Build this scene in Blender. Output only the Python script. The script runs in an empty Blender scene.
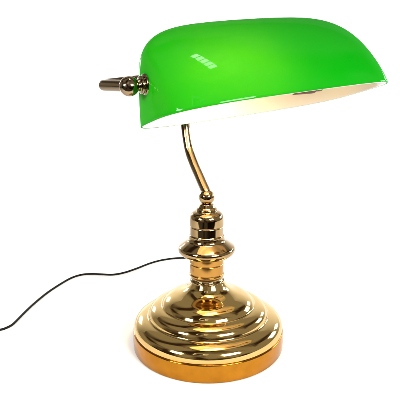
import bpy, bmesh, math
import numpy as np
from mathutils import Vector, Matrix

S = 0.085                      # radius of the lamp's foot in metres; lengths below are in foot radii
C = bpy.context.scene.collection
scn = bpy.context.scene

# ------------------------------------------------------------------ camera
cam_d = bpy.data.cameras.new("camera")
cam = bpy.data.objects.new("camera", cam_d)
C.objects.link(cam)
cam_d.sensor_width = 36.0
cam_d.lens = 544.34 / 400 * 36.0
cam_d.shift_x = (200 - 206.556) / 400
cam_d.shift_y = -(200 - 195.123) / 400
cam_d.clip_start = 0.01
cam_d.clip_end = 100
CAM = Vector((-0.0017, -6.7233, 3.7048))
cam.location = CAM * S
cam.rotation_euler = (Matrix.Rotation(math.radians(90 - 13.9713), 4, 'X') @ Matrix.Rotation(math.radians(-0.03), 4, 'Z')).to_euler()
scn.camera = cam

# ------------------------------------------------------------------ exposure
scn.view_settings.view_transform = 'Standard'
scn.view_settings.look = 'None'
scn.view_settings.exposure = 0.0
scn.view_settings.gamma = 1.0
scn.cycles.max_bounces = 10
scn.cycles.diffuse_bounces = 5
scn.cycles.sample_clamp_indirect = 8.0

# ------------------------------------------------------------------ world: the dim room round the table
world = bpy.data.worlds.new("World")
scn.world = world
world.use_nodes = True
nt = world.node_tree
nt.nodes.clear()
wo = nt.nodes.new("ShaderNodeOutputWorld")
bg = nt.nodes.new("ShaderNodeBackground")
tc = nt.nodes.new("ShaderNodeTexCoord")
no = nt.nodes.new("ShaderNodeTexNoise")
no.inputs["Scale"].default_value = 1.5
no.inputs["Detail"].default_value = 1.5
no.inputs["Distortion"].default_value = 0.6
rp = nt.nodes.new("ShaderNodeValToRGB")
rp.color_ramp.elements[0].position = 0.36
rp.color_ramp.elements[0].color = (0.05, 0.03, 0.02, 1)
rp.color_ramp.elements[1].position = 0.50
rp.color_ramp.elements[1].color = (0.40, 0.372, 0.315, 1)
nt.links.new(tc.outputs["Generated"], no.inputs["Vector"])
nt.links.new(no.outputs["Fac"], rp.inputs["Fac"])
sp = nt.nodes.new("ShaderNodeSeparateXYZ")
nt.links.new(tc.outputs["Generated"], sp.inputs[0])
mr = nt.nodes.new("ShaderNodeMapRange")      # the room is darker below the table top
mr.inputs["From Min"].default_value = -0.15
mr.inputs["From Max"].default_value = 0.05
mr.inputs["To Min"].default_value = 0.3
mr.inputs["To Max"].default_value = 1.0
nt.links.new(sp.outputs["Z"], mr.inputs["Value"])
vm = nt.nodes.new("ShaderNodeVectorMath")
vm.operation = 'SCALE'
nt.links.new(rp.outputs["Color"], vm.inputs[0])
nt.links.new(mr.outputs[0], vm.inputs["Scale"])
nt.links.new(vm.outputs[0], bg.inputs["Color"])
bg.inputs["Strength"].default_value = 1.0
nt.links.new(bg.outputs[0], wo.inputs["Surface"])

# ------------------------------------------------------------------ softboxes added out of view to whiten table and backdrop, then room lights
def area(name, loc, target, sx, sy, watts, col=(1, 1, 1), roll=0.0):
    d = bpy.data.lights.new(name, 'AREA')
    d.shape = 'RECTANGLE'
    d.size = sx * S
    d.size_y = sy * S
    d.energy = watts
    d.color = col
    o = bpy.data.objects.new(name, d)
    C.objects.link(o)
    o.location = Vector(loc) * S
    v = Vector(target) - Vector(loc)
    q = v.to_track_quat('-Z', 'Y')
    o.rotation_euler = (q.to_matrix().to_4x4() @ Matrix.Rotation(roll, 4, 'Z')).to_euler()
    return o

area("softbox_key", (5.2, -7.4, 6.0), (0, 0.5, 0.5), 4.2, 3.0, 8.4, (1, 0.99, 0.97))
area("softbox_fill", (-6.0, -5.5, 5.0), (-0.8, 1.2, 0), 2.4, 2.4, 4.8)
area("softbox_right", (8.4, 3.6, 3.6), (0, 0.5, -0.5), 2.4, 2.4, 3.0)
area("softbox_rear", (9.0, 8.5, 4.4), (-1.5, 5.0, 0.0), 2.4, 2.4, 1.8)
area("softbox_rear", (-7.4, 10.8, 4.3), (0.0, 3.5, 0.0), 2.4, 2.2, 2.6)
area("softbox_wall", (0, 6.0, 6.4), (0, 14, 3.2), 30, 2.0, 4.9)
for sx in (-1, 1):
    area("softbox_wall", (sx * 7.6, 6.5, 3.5), (sx * 4.5, 13, 3.5), 2.0, 3.0, 1.2)
# louvred ceiling lamp of the room, high above the table
for i in range(5):
    q = i - 2
    o = area("ceiling_lamp", (0.6 + 0.74 * q, -0.45 - 0.78 * q, 21.0), (0, 0, 0), 0.90, 1.8, 0.62)
    o.rotation_euler = (0, 0, math.atan2(-0.78, 0.74))
# light round the edges of a drawn window blind, high behind the camera
wd = Vector((-0.17, -0.64, 0.75)).normalized() * 15
wx = Vector((0.97, -0.25, 0)).normalized()
wy = wd.cross(wx).normalized()
for du, dv, sx, sy in ((-1.6, 0, 0.28, 3.0), (0.5, 1.5, 0.28, 3.0), (1.9, 0.9, 1.2, 0.28), (1.9, -1.2, 1.2, 0.28), (-0.4, 1.45, 2.2, 0.28), (-0.4, -1.45, 2.2, 0.28)):
    if du == 0.5:
        du, dv, sy = 1.25, 0, 2.0
    area("window_edge_light", wd + wx * du + wy * dv, (0, 0, 0), sx, sy, 0.055 * sx * sy)

# ------------------------------------------------------------------ materials
def new_mat(name):
    m = bpy.data.materials.new(name)
    m.use_nodes = True
    m.node_tree.nodes.clear()
    out = m.node_tree.nodes.new("ShaderNodeOutputMaterial")
    return m, m.node_tree, out

def metal(name, col, rough, smudge=0.08, tint=0.88, bump=0.0):
    m, t, out = new_mat(name)
    p = t.nodes.new("ShaderNodeBsdfPrincipled")
    p.inputs["Metallic"].default_value = 1.0
    co = t.nodes.new("ShaderNodeTexCoord")
    n = t.nodes.new("ShaderNodeTexNoise")
    n.inputs["Scale"].default_value = 38.0
    n.inputs["Detail"].default_value = 5.0
    t.links.new(co.outputs["Object"], n.inputs["Vector"])
    r = t.nodes.new("ShaderNodeMapRange")
    r.inputs["From Min"].default_value = 0.35
    r.inputs["From Max"].default_value = 0.75
    r.inputs["To Min"].default_value = rough
    r.inputs["To Max"].default_value = rough + smudge
    t.links.new(n.outputs["Fac"], r.inputs["Value"])
    t.links.new(r.outputs[0], p.inputs["Roughness"])
    mx = t.nodes.new("ShaderNodeMix")
    mx.data_type = 'RGBA'
    mx.inputs["A"].default_value = (*col, 1)
    mx.inputs["B"].default_value = (col[0] * tint, col[1] * tint * 0.96, col[2] * tint * 0.9, 1)
    n2 = t.nodes.new("ShaderNodeTexNoise")
    n2.inputs["Scale"].default_value = 90.0
    n2.inputs["Detail"].default_value = 6.0
    t.links.new(co.outputs["Object"], n2.inputs["Vector"])
    t.links.new(n2.outputs["Fac"], mx.inputs["Factor"])
    t.links.new(mx.outputs["Result"], p.inputs["Base Color"])
    if bump:
        b = t.nodes.new("ShaderNodeBump")
        b.inputs["Strength"].default_value = bump
        b.inputs["Distance"].default_value = 0.0006
        n3 = t.nodes.new("ShaderNodeTexNoise")
        n3.inputs["Scale"].default_value = 30.0
        n3.inputs["Detail"].default_value = 2.0
        t.links.new(co.outputs["Object"], n3.inputs["Vector"])
        t.links.new(n3.outputs["Fac"], b.inputs["Height"])
        t.links.new(b.outputs[0], p.inputs["Normal"])
    t.links.new(p.outputs[0], out.inputs["Surface"])
    return m

BRASS = metal("polished_brass", (0.62, 0.435, 0.17), 0.04, 0.09, bump=0.22)
RIM = metal("brushed_brass_warm_reflection", (0.42, 0.185, 0.018), 0.07, 0.16, tint=0.6, bump=0.4)  # orange reflection of a warm table put into the metal's colour
COLLAR = metal("satin_brass_warm_reflection", (0.44, 0.235, 0.058), 0.10, 0.12, tint=0.8)  # brass tinted orange to stand in for what the collar reflects
COPPER = metal("coppery_brass", (0.36, 0.25, 0.122), 0.045, 0.07)
DARK = metal("darkened_brass", (0.30, 0.225, 0.14), 0.06, 0.06)  # stem's dark reflections put into the base colour; yoke shares it

def shade_glass():
    m, t, out = new_mat("green_cased_glass")
    co = t.nodes.new("ShaderNodeTexCoord")
    n = t.nodes.new("ShaderNodeTexNoise")
    n.inputs["Scale"].default_value = 14.0
    n.inputs["Detail"].default_value = 2.0
    t.links.new(co.outputs["Object"], n.inputs["Vector"])
    mx = t.nodes.new("ShaderNodeMix")
    mx.data_type = 'RGBA'
    mx.inputs["A"].default_value = (0.0, 0.47, 0.006, 1)
    mx.inputs["B"].default_value = (0.0, 0.51, 0.009, 1)
    t.links.new(n.outputs["Fac"], mx.inputs["Factor"])
    d = t.nodes.new("ShaderNodeBsdfDiffuse")
    t.links.new(mx.outputs["Result"], d.inputs["Color"])
    tr = t.nodes.new("ShaderNodeBsdfTranslucent")
    tr.inputs["Color"].default_value = (0.060, 0.19, 0.012, 1)
    a = t.nodes.new("ShaderNodeMixShader")
    a.inputs["Fac"].default_value = 0.45
    t.links.new(d.outputs[0], a.inputs[1])
    t.links.new(tr.outputs[0], a.inputs[2])
    g = t.nodes.new("ShaderNodeBsdfGlossy")
    g.inputs["Roughness"].default_value = 0.035
    wv = t.nodes.new("ShaderNodeTexNoise")
    wv.inputs["Scale"].default_value = 9.0
    wv.inputs["Detail"].default_value = 2.0
    t.links.new(co.outputs["Object"], wv.inputs["Vector"])
    bp = t.nodes.new("ShaderNodeBump")
    bp.inputs["Strength"].default_value = 0.12
    bp.inputs["Distance"].default_value = 0.0006
    t.links.new(wv.outputs["Fac"], bp.inputs["Height"])
    t.links.new(bp.outputs[0], g.inputs["Normal"])
    f = t.nodes.new("ShaderNodeFresnel")
    f.inputs["IOR"].default_value = 1.28
    b = t.nodes.new("ShaderNodeMixShader")
    lim = t.nodes.new("ShaderNodeMath")
    lim.operation = 'MINIMUM'
    lim.inputs[1].default_value = 0.04
    t.links.new(f.outputs[0], lim.inputs[0])
    t.links.new(lim.outputs[0], b.inputs["Fac"])
    t.links.new(a.outputs[0], b.inputs[1])
    t.links.new(g.outputs[0], b.inputs[2])
    t.links.new(b.outputs[0], out.inputs["Surface"])
    return m
GLASS = shade_glass()

def lining_mat():
    m, t, out = new_mat("white_glass_lining")
    d = t.nodes.new("ShaderNodeBsdfDiffuse")
    d.inputs["Color"].default_value = (0.70, 0.66, 0.60, 1)
    tr = t.nodes.new("ShaderNodeBsdfTranslucent")
    tr.inputs["Color"].default_value = (0.85, 0.83, 0.78, 1)
    a = t.nodes.new("ShaderNodeMixShader")
    a.inputs["Fac"].default_value = 0.16
    t.links.new(d.outputs[0], a.inputs[1])
    t.links.new(tr.outputs[0], a.inputs[2])
    g = t.nodes.new("ShaderNodeBsdfGlossy")
    g.inputs["Roughness"].default_value = 0.45
    f = t.nodes.new("ShaderNodeFresnel")
    f.inputs["IOR"].default_value = 1.2
    b = t.nodes.new("ShaderNodeMixShader")
    t.links.new(f.outputs[0], b.inputs["Fac"])
    t.links.new(a.outputs[0], b.inputs[1])
    t.links.new(g.outputs[0], b.inputs[2])
    t.links.new(b.outputs[0], out.inputs["Surface"])
    return m
LINING = lining_mat()

def plain(name, col, rough, spec=0.5, noise=0.08, scale=60):
    m, t, out = new_mat(name)
    p = t.nodes.new("ShaderNodeBsdfPrincipled")
    p.inputs["Roughness"].default_value = rough
    p.inputs["Specular IOR Level"].default_value = spec
    co = t.nodes.new("ShaderNodeTexCoord")
    n = t.nodes.new("ShaderNodeTexNoise")
    n.inputs["Scale"].default_value = scale
    t.links.new(co.outputs["Object"], n.inputs["Vector"])
    mx = t.nodes.new("ShaderNodeMix")
    mx.data_type = 'RGBA'
    mx.inputs["A"].default_value = (*col, 1)
    mx.inputs["B"].default_value = (*[c * (1 - noise) for c in col], 1)
    t.links.new(n.outputs["Fac"], mx.inputs["Factor"])
    t.links.new(mx.outputs["Result"], p.inputs["Base Color"])
    t.links.new(p.outputs[0], out.inputs["Surface"])
    return m
WHITE = plain("white_paper_sweep", (0.88, 0.88, 0.88), 0.9, 0.1, 0.02)
RUBBER = plain("black_rubber", (0.004, 0.004, 0.0045), 0.55, 0.12)
BAKELITE = plain("dark_bakelite", (0.13, 0.055, 0.016), 0.5, 0.1)

mb, tb, ob_ = new_mat("lit_bulb_glass")
em = tb.nodes.new("ShaderNodeEmission")
em.inputs["Color"].default_value = (1.0, 0.70, 0.38, 1)
em.inputs["Strength"].default_value = 88.0
tb.links.new(em.outputs[0], ob_.inputs["Surface"])
BULB = mb

# ------------------------------------------------------------------ mesh helpers (all in foot radii, scaled by S)
def make(name, verts, faces, mat, parent=None, smooth=True, sharp=None):
    me = bpy.data.meshes.new(name)
    me.from_pydata([tuple(Vector(v) * S) for v in verts], [], faces)
    bm = bmesh.new()
    bm.from_mesh(me)
    bmesh.ops.recalc_face_normals(bm, faces=bm.faces)
    bm.to_mesh(me)
    bm.free()
    if smooth:
        me.polygons.foreach_set("use_smooth", [True] * len(me.polygons))
        if sharp:
            me.set_sharp_from_angle(angle=math.radians(sharp))
    me.materials.append(mat)
    o = bpy.data.objects.new(name, me)
    C.objects.link(o)
    if parent:
        o.parent = parent
    return o

def fillet(pts, rad, n=5):
    """round every inner corner of an (r, z) polyline"""
    out = [pts[0]]
    for i in range(1, len(pts) - 1):
        a, b, c = [np.array(q, float) for q in (pts[i - 1], pts[i], pts[i + 1])]
        la, lc = np.linalg.norm(a - b), np.linalg.norm(c - b)
        d = min(rad, la * 0.48, lc * 0.48)
        p, q = b + (a - b) / la * d, b + (c - b) / lc * d
        for k in range(n + 1):
            t = k / n
            out.append(tuple((1 - t) ** 2 * p + 2 * t * (1 - t) * b + t * t * q))
    out.append(pts[-1])
    return out

def arc(a, c, b, n=10):
    a, b, c = [np.array(q, float) for q in (a, b, c)]
    return [tuple((1 - t) ** 2 * a + 2 * t * (1 - t) * c + t * t * b) for t in np.linspace(0, 1, n)]

def lathe(prof, n=160):
    """verts/faces of a profile (r, z) turned about z; r = 0 ends close to a point"""
    V, F, rings = [], [], []
    for r, z in prof:
        if r < 1e-6:
            rings.append([len(V)])
            V.append((0, 0, z))
        else:
            rings.append(list(range(len(V), len(V) + n)))
            V += [(r * math.cos(2 * math.pi * k / n), r * math.sin(2 * math.pi * k / n), z) for k in range(n)]
    for A, B in zip(rings, rings[1:]):
        for k in range(n):
            k2 = (k + 1) % n
            if len(A) == 1 and len(B) == 1:
                continue
            if len(A) == 1:
                F.append((A[0], B[k], B[k2]))
            elif len(B) == 1:
                F.append((A[k], A[k2], B[0]))
            else:
                F.append((A[k], A[k2], B[k2], B[k]))
    return V, F

def turned(V, origin, axis):
    """turn lathe verts so that their z runs along axis from origin"""
    q = Vector((0, 0, 1)).rotation_difference(Vector(axis).normalized())
    o = Vector(origin)
    return [tuple(q @ Vector(v) + o) for v in V]

def spline(P, per=14):
    P = [np.array(p, float) for p in P]
    P = [2 * P[0] - P[1]] + P + [2 * P[-1] - P[-2]]
    out = []
    for i in range(1, len(P) - 2):
        for k in range(per):
            t = k / per
            a, b, c, d = P[i - 1:i + 3]
            out.append(0.5 * (2 * b + (c - a) * t + (2 * a - 5 * b + 4 * c - d) * t * t + (3 * b - a - 3 * c + d) * t ** 3))
    out.append(P[-2])
    return out

def tube(path, rad, n=24):
    V, F = [], []
    up = Vector((0.13, 0.21, 0.97)).normalized()
    m = len(path)
    prev = None
    for i, p in enumerate(path):
        t = Vector(path[min(i + 1, m - 1)] - path[max(i - 1, 0)]).normalized()
        x = (prev - t * prev.dot(t)).normalized() if prev else t.cross(up).normalized()
        prev = x
        y = t.cross(x)
        r = rad[i] if hasattr(rad, '__len__') else rad
        for k in range(n):
            a = 2 * math.pi * k / n
            V.append(tuple(Vector(p) + (x * math.cos(a) + y * math.sin(a)) * r))
    for i in range(m - 1):
        for k in range(n):
            k2 = (k + 1) % n
            F.append((i * n + k, i * n + k2, (i + 1) * n + k2, (i + 1) * n + k))
    F.append(tuple(range(n - 1, -1, -1)))
    F.append(tuple(range((m - 1) * n, m * n)))
    return V, F

# ------------------------------------------------------------------ the white sweep the lamp stands on
prof = [(-3.1, 0.0), (0.0, 0.0), (9.0, 0.0)]
for k in range(1, 25):
    a = k / 24 * math.pi / 2
    prof.append((9.0 + 4.5 * math.sin(a), 4.5 * (1 - math.cos(a))))
prof.append((13.5, 13.0))
V, F = [], []
FLOOR = -0.028
xs = np.linspace(-20, 20, 17)
for y, z in prof:
    V += [(x, y, z + FLOOR) for x in xs]
for i in range(len(prof) - 1):
    for j in range(len(xs) - 1):
        a = i * len(xs) + j
        F.append((a, a + 1, a + 1 + len(xs), a + len(xs)))
sweep = make("backdrop", V, F, WHITE)
sweep["kind"] = "structure"

# ------------------------------------------------------------------ the lamp
lamp = bpy.data.objects.new("desk_lamp", None)
C.objects.link(lamp)
lamp["label"] = "lit brass banker's desk lamp with green glass shade, stepped round foot and black cord"
lamp["category"] = "desk lamp"

def part(name, V, F, mat, parent=lamp, sharp=None):
    return make(name, V, F, mat, parent, True, sharp)

OX = 0.018                       # the foot sits a hair to the right of the stem's axis
def foot(pr):
    V, F = lathe(pr, 192)
    out = []
    for x, y, z in V:
        t = min(1, max(0, (math.hypot(x, y) - 0.23) / 0.25))
        k = 1 - 0.04 * t * t * (3 - 2 * t)
        x, y = x * 1.014, y * 1.014
        z = z if z < 0.1 else 0.13 + (z - 0.1) * (0.885 - 0.13) / 0.785
        out.append((x + OX, y * k if y > 0 else y, z))
    return out, F

# stepped dome
pr = [(0.955, 0.180), (0.974, 0.192)]
pr += arc((0.978, 0.200), (0.992, 0.345), (0.812, 0.386), 18)
pr += arc((0.808, 0.387), (0.792, 0.391), (0.785, 0.404), 8)
pr += arc((0.783, 0.408), (0.768, 0.512), (0.632, 0.538), 18)
pr += arc((0.628, 0.5388), (0.612, 0.542), (0.604, 0.556), 8)
pr += arc((0.602, 0.560), (0.556, 0.648), (0.425, 0.690), 16)
pr += arc((0.425, 0.690), (0.262, 0.742), (0.222, 0.846), 18)[1:]
pr += arc((0.222, 0.846), (0.208, 0.870), (0.206, 0.885), 6)[1:]
base = part("base", *foot(pr), BRASS)
# rim band of the foot, painted with a warm reflection
pr = fillet([(0.0, -0.027), (0.972, -0.027), (0.990, -0.018), (0.995, 0.08), (0.988, 0.186), (0.960, 0.192), (0.90, 0.184)], 0.02)
part("rim_band", *foot(pr), RIM, base, sharp=50)

def neck(pr):
    return [(r * 1.03, z + 0.081) for r, z in pr]

# throat beads between dome and collar
pr = [(0.198, 0.775)] + arc((0.198, 0.78), (0.232, 0.80), (0.198, 0.825), 10) + arc((0.196, 0.828), (0.185, 0.845), (0.20, 0.862), 8) + [(0.20, 0.87)]
part("throat", *lathe(neck(pr)), COPPER)
# collar with two ring grooves, warm reflection in its colour
pr = fillet([(0.0, 0.868), (0.205, 0.868), (0.222, 0.876), (0.224, 0.900), (0.212, 0.908), (0.216, 0.918),
             (0.217, 1.040), (0.210, 1.046), (0.217, 1.054), (0.218, 1.140), (0.19, 1.160), (0.0, 1.160)], 0.008)
part("collar", *lathe(neck(pr)), COLLAR, sharp=55)
# flange: flares out like a skirt under the cap
pr = [(0.0, 1.134), (0.218, 1.134)] + arc((0.220, 1.135), (0.312, 1.143), (0.349, 1.198), 12) + arc((0.350, 1.201), (0.371, 1.236), (0.351, 1.268), 12)[1:] \
    + arc((0.349, 1.271), (0.282, 1.324), (0.247, 1.345), 12) + arc((0.245, 1.3465), (0.224, 1.362), (0.220, 1.408), 8) + [(0.15, 1.41)]
part("flange", *lathe(neck(pr)), COPPER, sharp=60)
# cap: cylinder with groove, domed shoulder
pr = fillet([(0.0, 1.400), (0.212, 1.400), (0.221, 1.408), (0.221, 1.425), (0.209, 1.435), (0.208, 1.540), (0.202, 1.547), (0.209, 1.556),
             (0.214, 1.562), (0.213, 1.650)], 0.006) + arc((0.213, 1.652), (0.208, 1.722), (0.145, 1.742), 12) \
    + fillet([(0.138, 1.742), (0.132, 1.750), (0.128, 1.778), (0.106, 1.790), (0.080, 1.84), (0.0, 1.845)], 0.012)
part("cap", *lathe(neck(pr)), COPPER, sharp=60)
# finial ball
R0 = 0.098
pr = [(R0 * math.sin(a), 1.925 - R0 * math.cos(a)) for a in np.linspace(0, math.pi, 40)]
pr[0] = (0, pr[0][1]); pr[-1] = (0, pr[-1][1])
part("finial", *lathe(neck(pr), 96), COPPER)

# frame of the upper half: u along the shade, b backwards
YAW = math.radians(28.6305)
U = np.array([math.cos(YAW), math.sin(YAW), 0])
B = np.array([-math.sin(YAW), math.cos(YAW), 0])
Zv = np.array([0, 0, 1.0])
def ub(u, b, z):
    return U * u + B * b + Zv * z

PB = -0.348                      # b of the pivot axis
def pz(u):
    return 3.443 + (u + 0.978) * 0.0808

# stem: leans back from the finial, then rises behind the shade to the yoke
stem = spline([ub(0, -0.01, 2.03), ub(0, 0.02, 2.075), ub(0, 0.109, 2.155), ub(0, 0.216, 2.254), ub(0, 0.347, 2.372), ub(0, 0.48, 2.53),
               ub(0, 0.562, 2.746), ub(0, 0.592, 2.916), ub(0.03, 0.60, 3.12), ub(0.08, 0.585, 3.32), ub(0.14, 0.54, pz(0.14))])
part("stem", *tube(stem, 0.060), DARK)

# yoke: bow behind the shade, its two ends come forward to the pivots
path = [ub(-1.125, PB, pz(-1.125)), ub(-1.185, -0.120, pz(-1.185) + 0.004), ub(-1.238, 0.092, pz(-1.238) + 0.004),
        ub(-1.237, 0.143, pz(-1.237) + 0.004), ub(-1.217, 0.190, pz(-1.217) + 0.004), ub(-1.180, 0.227, pz(-1.180) + 0.004),
        ub(-1.138, 0.246, pz(-1.138) + 0.004), ub(-0.980, 0.262, pz(-0.980) + 0.004), ub(-0.800, 0.295, pz(-0.800) + 0.004),
        ub(-0.582, 0.338, pz(-0.582) + 0),
        ub(0.14, 0.48, pz(0.14)), ub(0.9, 0.53, pz(0.9)), ub(1.5, 0.47, pz(1.5)), ub(2.018, 0.309, pz(2.018)),
        ub(2.189, 0.233, pz(2.189)), ub(2.256, 0.119, pz(2.256)), ub(2.256, -0.043, pz(2.256)), ub(2.218, -0.233, pz(2.218)),
        ub(2.199, PB, pz(2.199))]
yoke = part("yoke", *tube(spline(path), 0.064), DARK)
AX = (ub(1, 0, 0.0808)).tolist()
for side, u0 in ((1, -1.125), (-1, 2.199)):
    o = ub(u0, PB, pz(u0))
    ax = Vector(AX) * side
    pr = [(0.107 * math.sin(a), -0.107 * math.cos(a)) for a in np.linspace(0, math.pi, 36)]
    pr[0] = (0, pr[0][1]); pr[-1] = (0, pr[-1][1])
    V, F = lathe(pr, 72)
    part("pivot_ball", turned(V, o, ax), F, DARK, yoke)
    # ringed collar that clamps the glass
    pr = fillet([(0.0, 0.07), (0.062, 0.07), (0.066, 0.118), (0.094, 0.124), (0.100, 0.138), (0.094, 0.150), (0.086, 0.154), (0.088, 0.160), (0.112, 0.166),
                 (0.120, 0.182), (0.113, 0.198), (0.104, 0.204), (0.128, 0.212), (0.132, 0.226), (0.126, 0.240), (0.0, 0.244)], 0.007)
    V, F = lathe(pr, 72)
    part("pivot_collar", turned(V, o, ax), F, DARK, yoke, sharp=60)

# ------------------------------------------------------------------ the shade
K = 1.0
L0, W0, HH, ZP = 1.5471 * K, 0.8252 * K, 1.0729 * K, 0.4027 * K
PL, QL, NN, N2 = 5.308, 3.975, 3.3535, 2.0
QW, QW2, YS, SL = 1.47, 1.78, 0.1827 * K, 0.0515
SC = Vector((0.6613, -0.0351, 3.5721))
tl, ro = math.radians(14.83), math.radians(4.6157)
R1 = np.array([[1, 0, 0], [0, math.cos(tl), math.sin(tl)], [0, -math.sin(tl), math.cos(tl)]])
R2 = np.array([[math.cos(ro), 0, -math.sin(ro)], [0, 1, 0], [math.sin(ro), 0, math.cos(ro)]])
R3 = np.array([[math.cos(YAW), -math.sin(YAW), 0], [math.sin(YAW), math.cos(YAW), 0], [0, 0, 1]])
RS = R3 @ R2 @ R1

def place(P):
    return (np.asarray(P) - np.array([0, 0, ZP])) @ RS.T + np.array(SC)

def shade_ring(t, off, nu):
    ang = np.linspace(0, 2 * np.pi, 4001)
    e = 2 / (NN + (N2 - NN) * t)
    c, s = np.cos(ang), np.sin(ang)
    Lh = (L0 - off) * (1 - SL * t) * max(0, 1 - t ** PL) ** (1 / QL)
    Wh = (W0 - off) * max(0, 1 - t ** QW) ** (1 / QW2)
    x = Lh * np.sign(c) * np.abs(c) ** e
    y = Wh * np.sign(s) * np.abs(s) ** e
    d = np.concatenate([[0], np.cumsum(np.hypot(np.diff(x), np.diff(y)))])
    q = np.linspace(0, d[-1], nu + 1)[:-1]
    return np.stack([np.interp(q, d, x), np.interp(q, d, y) + YS * t * t, np.full(nu, t * (HH - off))], 1)

def shade_sheet(off, nu=240, nv=90, lip=None):
    V, F = [], []
    ts = np.sin(np.linspace(0, math.pi / 2, nv))
    rings = []
    if lip is not None:                       # rolled rim: starts at the lining's edge
        for k in (0.0, 0.35, 0.75):
            a = shade_ring(0, lip, nu) * (1 - k) + shade_ring(0, off, nu) * k
            a[:, 2] -= 0.012 * math.sin(math.pi * (0.15 + 0.55 * k))
            rings.append(a)
    rings += [shade_ring(t, off, nu) for t in ts[:-1]]
    for r in rings:
        V += place(r).tolist()
    for i in range(len(rings) - 1):
        for k in range(nu):
            k2 = (k + 1) % nu
            F.append((i * nu + k, i * nu + k2, (i + 1) * nu + k2, (i + 1) * nu + k))
    top = len(V)
    V.append(place([[0, YS, HH - off]])[0].tolist())
    i = (len(rings) - 1) * nu
    for k in range(nu):
        F.append((i + k, i + (k + 1) % nu, top))
    return V, F

shade = part("shade", *shade_sheet(0.0, lip=0.014), GLASS)
part("lining", *shade_sheet(0.034, lip=0.014), LINING, shade)

# ------------------------------------------------------------------ bulb and socket inside the shade
SZ = 3.437
BB = -0.70
AXB = ub(1, 0, 0.03).tolist()
pr = fillet([(0.0, 0.0), (0.125, 0.0), (0.135, 0.02), (0.135, 0.30), (0.115, 0.33), (0.115, 0.42), (0.0, 0.42)], 0.012)
V, F = lathe(pr, 48)
sock = part("socket", turned(V, ub(0.75, BB, SZ), AXB), F, BAKELITE, sharp=50)
pr = fillet([(0.0, -0.12), (0.10, -0.12), (0.12, -0.10), (0.128, 0.0), (0.10, 0.005)], 0.01)
V, F = lathe(pr, 48)
part("socket_ring", turned(V, ub(0.75, BB, SZ), AXB), F, COLLAR, sock, sharp=50)
rod = spline([ub(1.12, BB, SZ + 0.01), ub(1.36, BB + 0.06, SZ + 0.04), ub(1.66, PB - 0.05, pz(1.66) - 0.03), ub(1.95, PB, pz(1.95))])
part("socket_arm", *tube(rod, 0.035, 16), DARK, sock)
pr = [(0.0, 0.0)] + arc((0.001, 0.0), (0.122, 0.0), (0.128, 0.16), 12) + [(0.128, 0.78)] + arc((0.128, 0.80), (0.126, 0.90), (0.075, 0.98), 8) + [(0.075, 1.02), (0.0, 1.02)]
V, F = lathe(pr, 48)
part("bulb", turned(V, ub(-0.58, BB, SZ - 0.040), AXB), F, BULB)
pr = fillet([(0.0, 0.0), (0.088, 0.0), (0.088, 0.10), (0.094, 0.11), (0.094, 0.34), (0.0, 0.34)], 0.01)
V, F = lathe(pr, 48)
part("bulb_cap", turned(V, ub(0.37, BB, SZ - 0.013), AXB), F, COLLAR, sharp=50)

# ------------------------------------------------------------------ power cord
cz = FLOOR + 0.017
pts = [(-3.7, 0.02), (-3.35, 0.15), (-3.1, 0.24), (-2.93, 0.31), (-2.86, 0.37), (-2.81, 0.47), (-2.785, 0.64), (-2.755, 0.89), (-2.705, 1.2), (-2.62, 1.57), (-2.505, 1.91),
       (-2.375, 2.20), (-2.23, 2.345), (-2.06, 2.385), (-1.88, 2.365), (-1.67, 2.35), (-1.475, 2.45), (-1.28, 2.65), (-1.07, 2.90), (-0.86, 3.07), (-0.61, 3.17), (-0.36, 3.19),
       (-0.13, 3.10), (0.05, 2.8), (0.12, 2.3), (0.08, 1.75), (0.04, 1.35)]
path = [(x, y, cz) for x, y in pts] + [(0.03, 1.12, 0.02), (0.02, 0.93, 0.08)]
part("power_cord", *tube(spline(path, 12), 0.0165, 12), RUBBER)
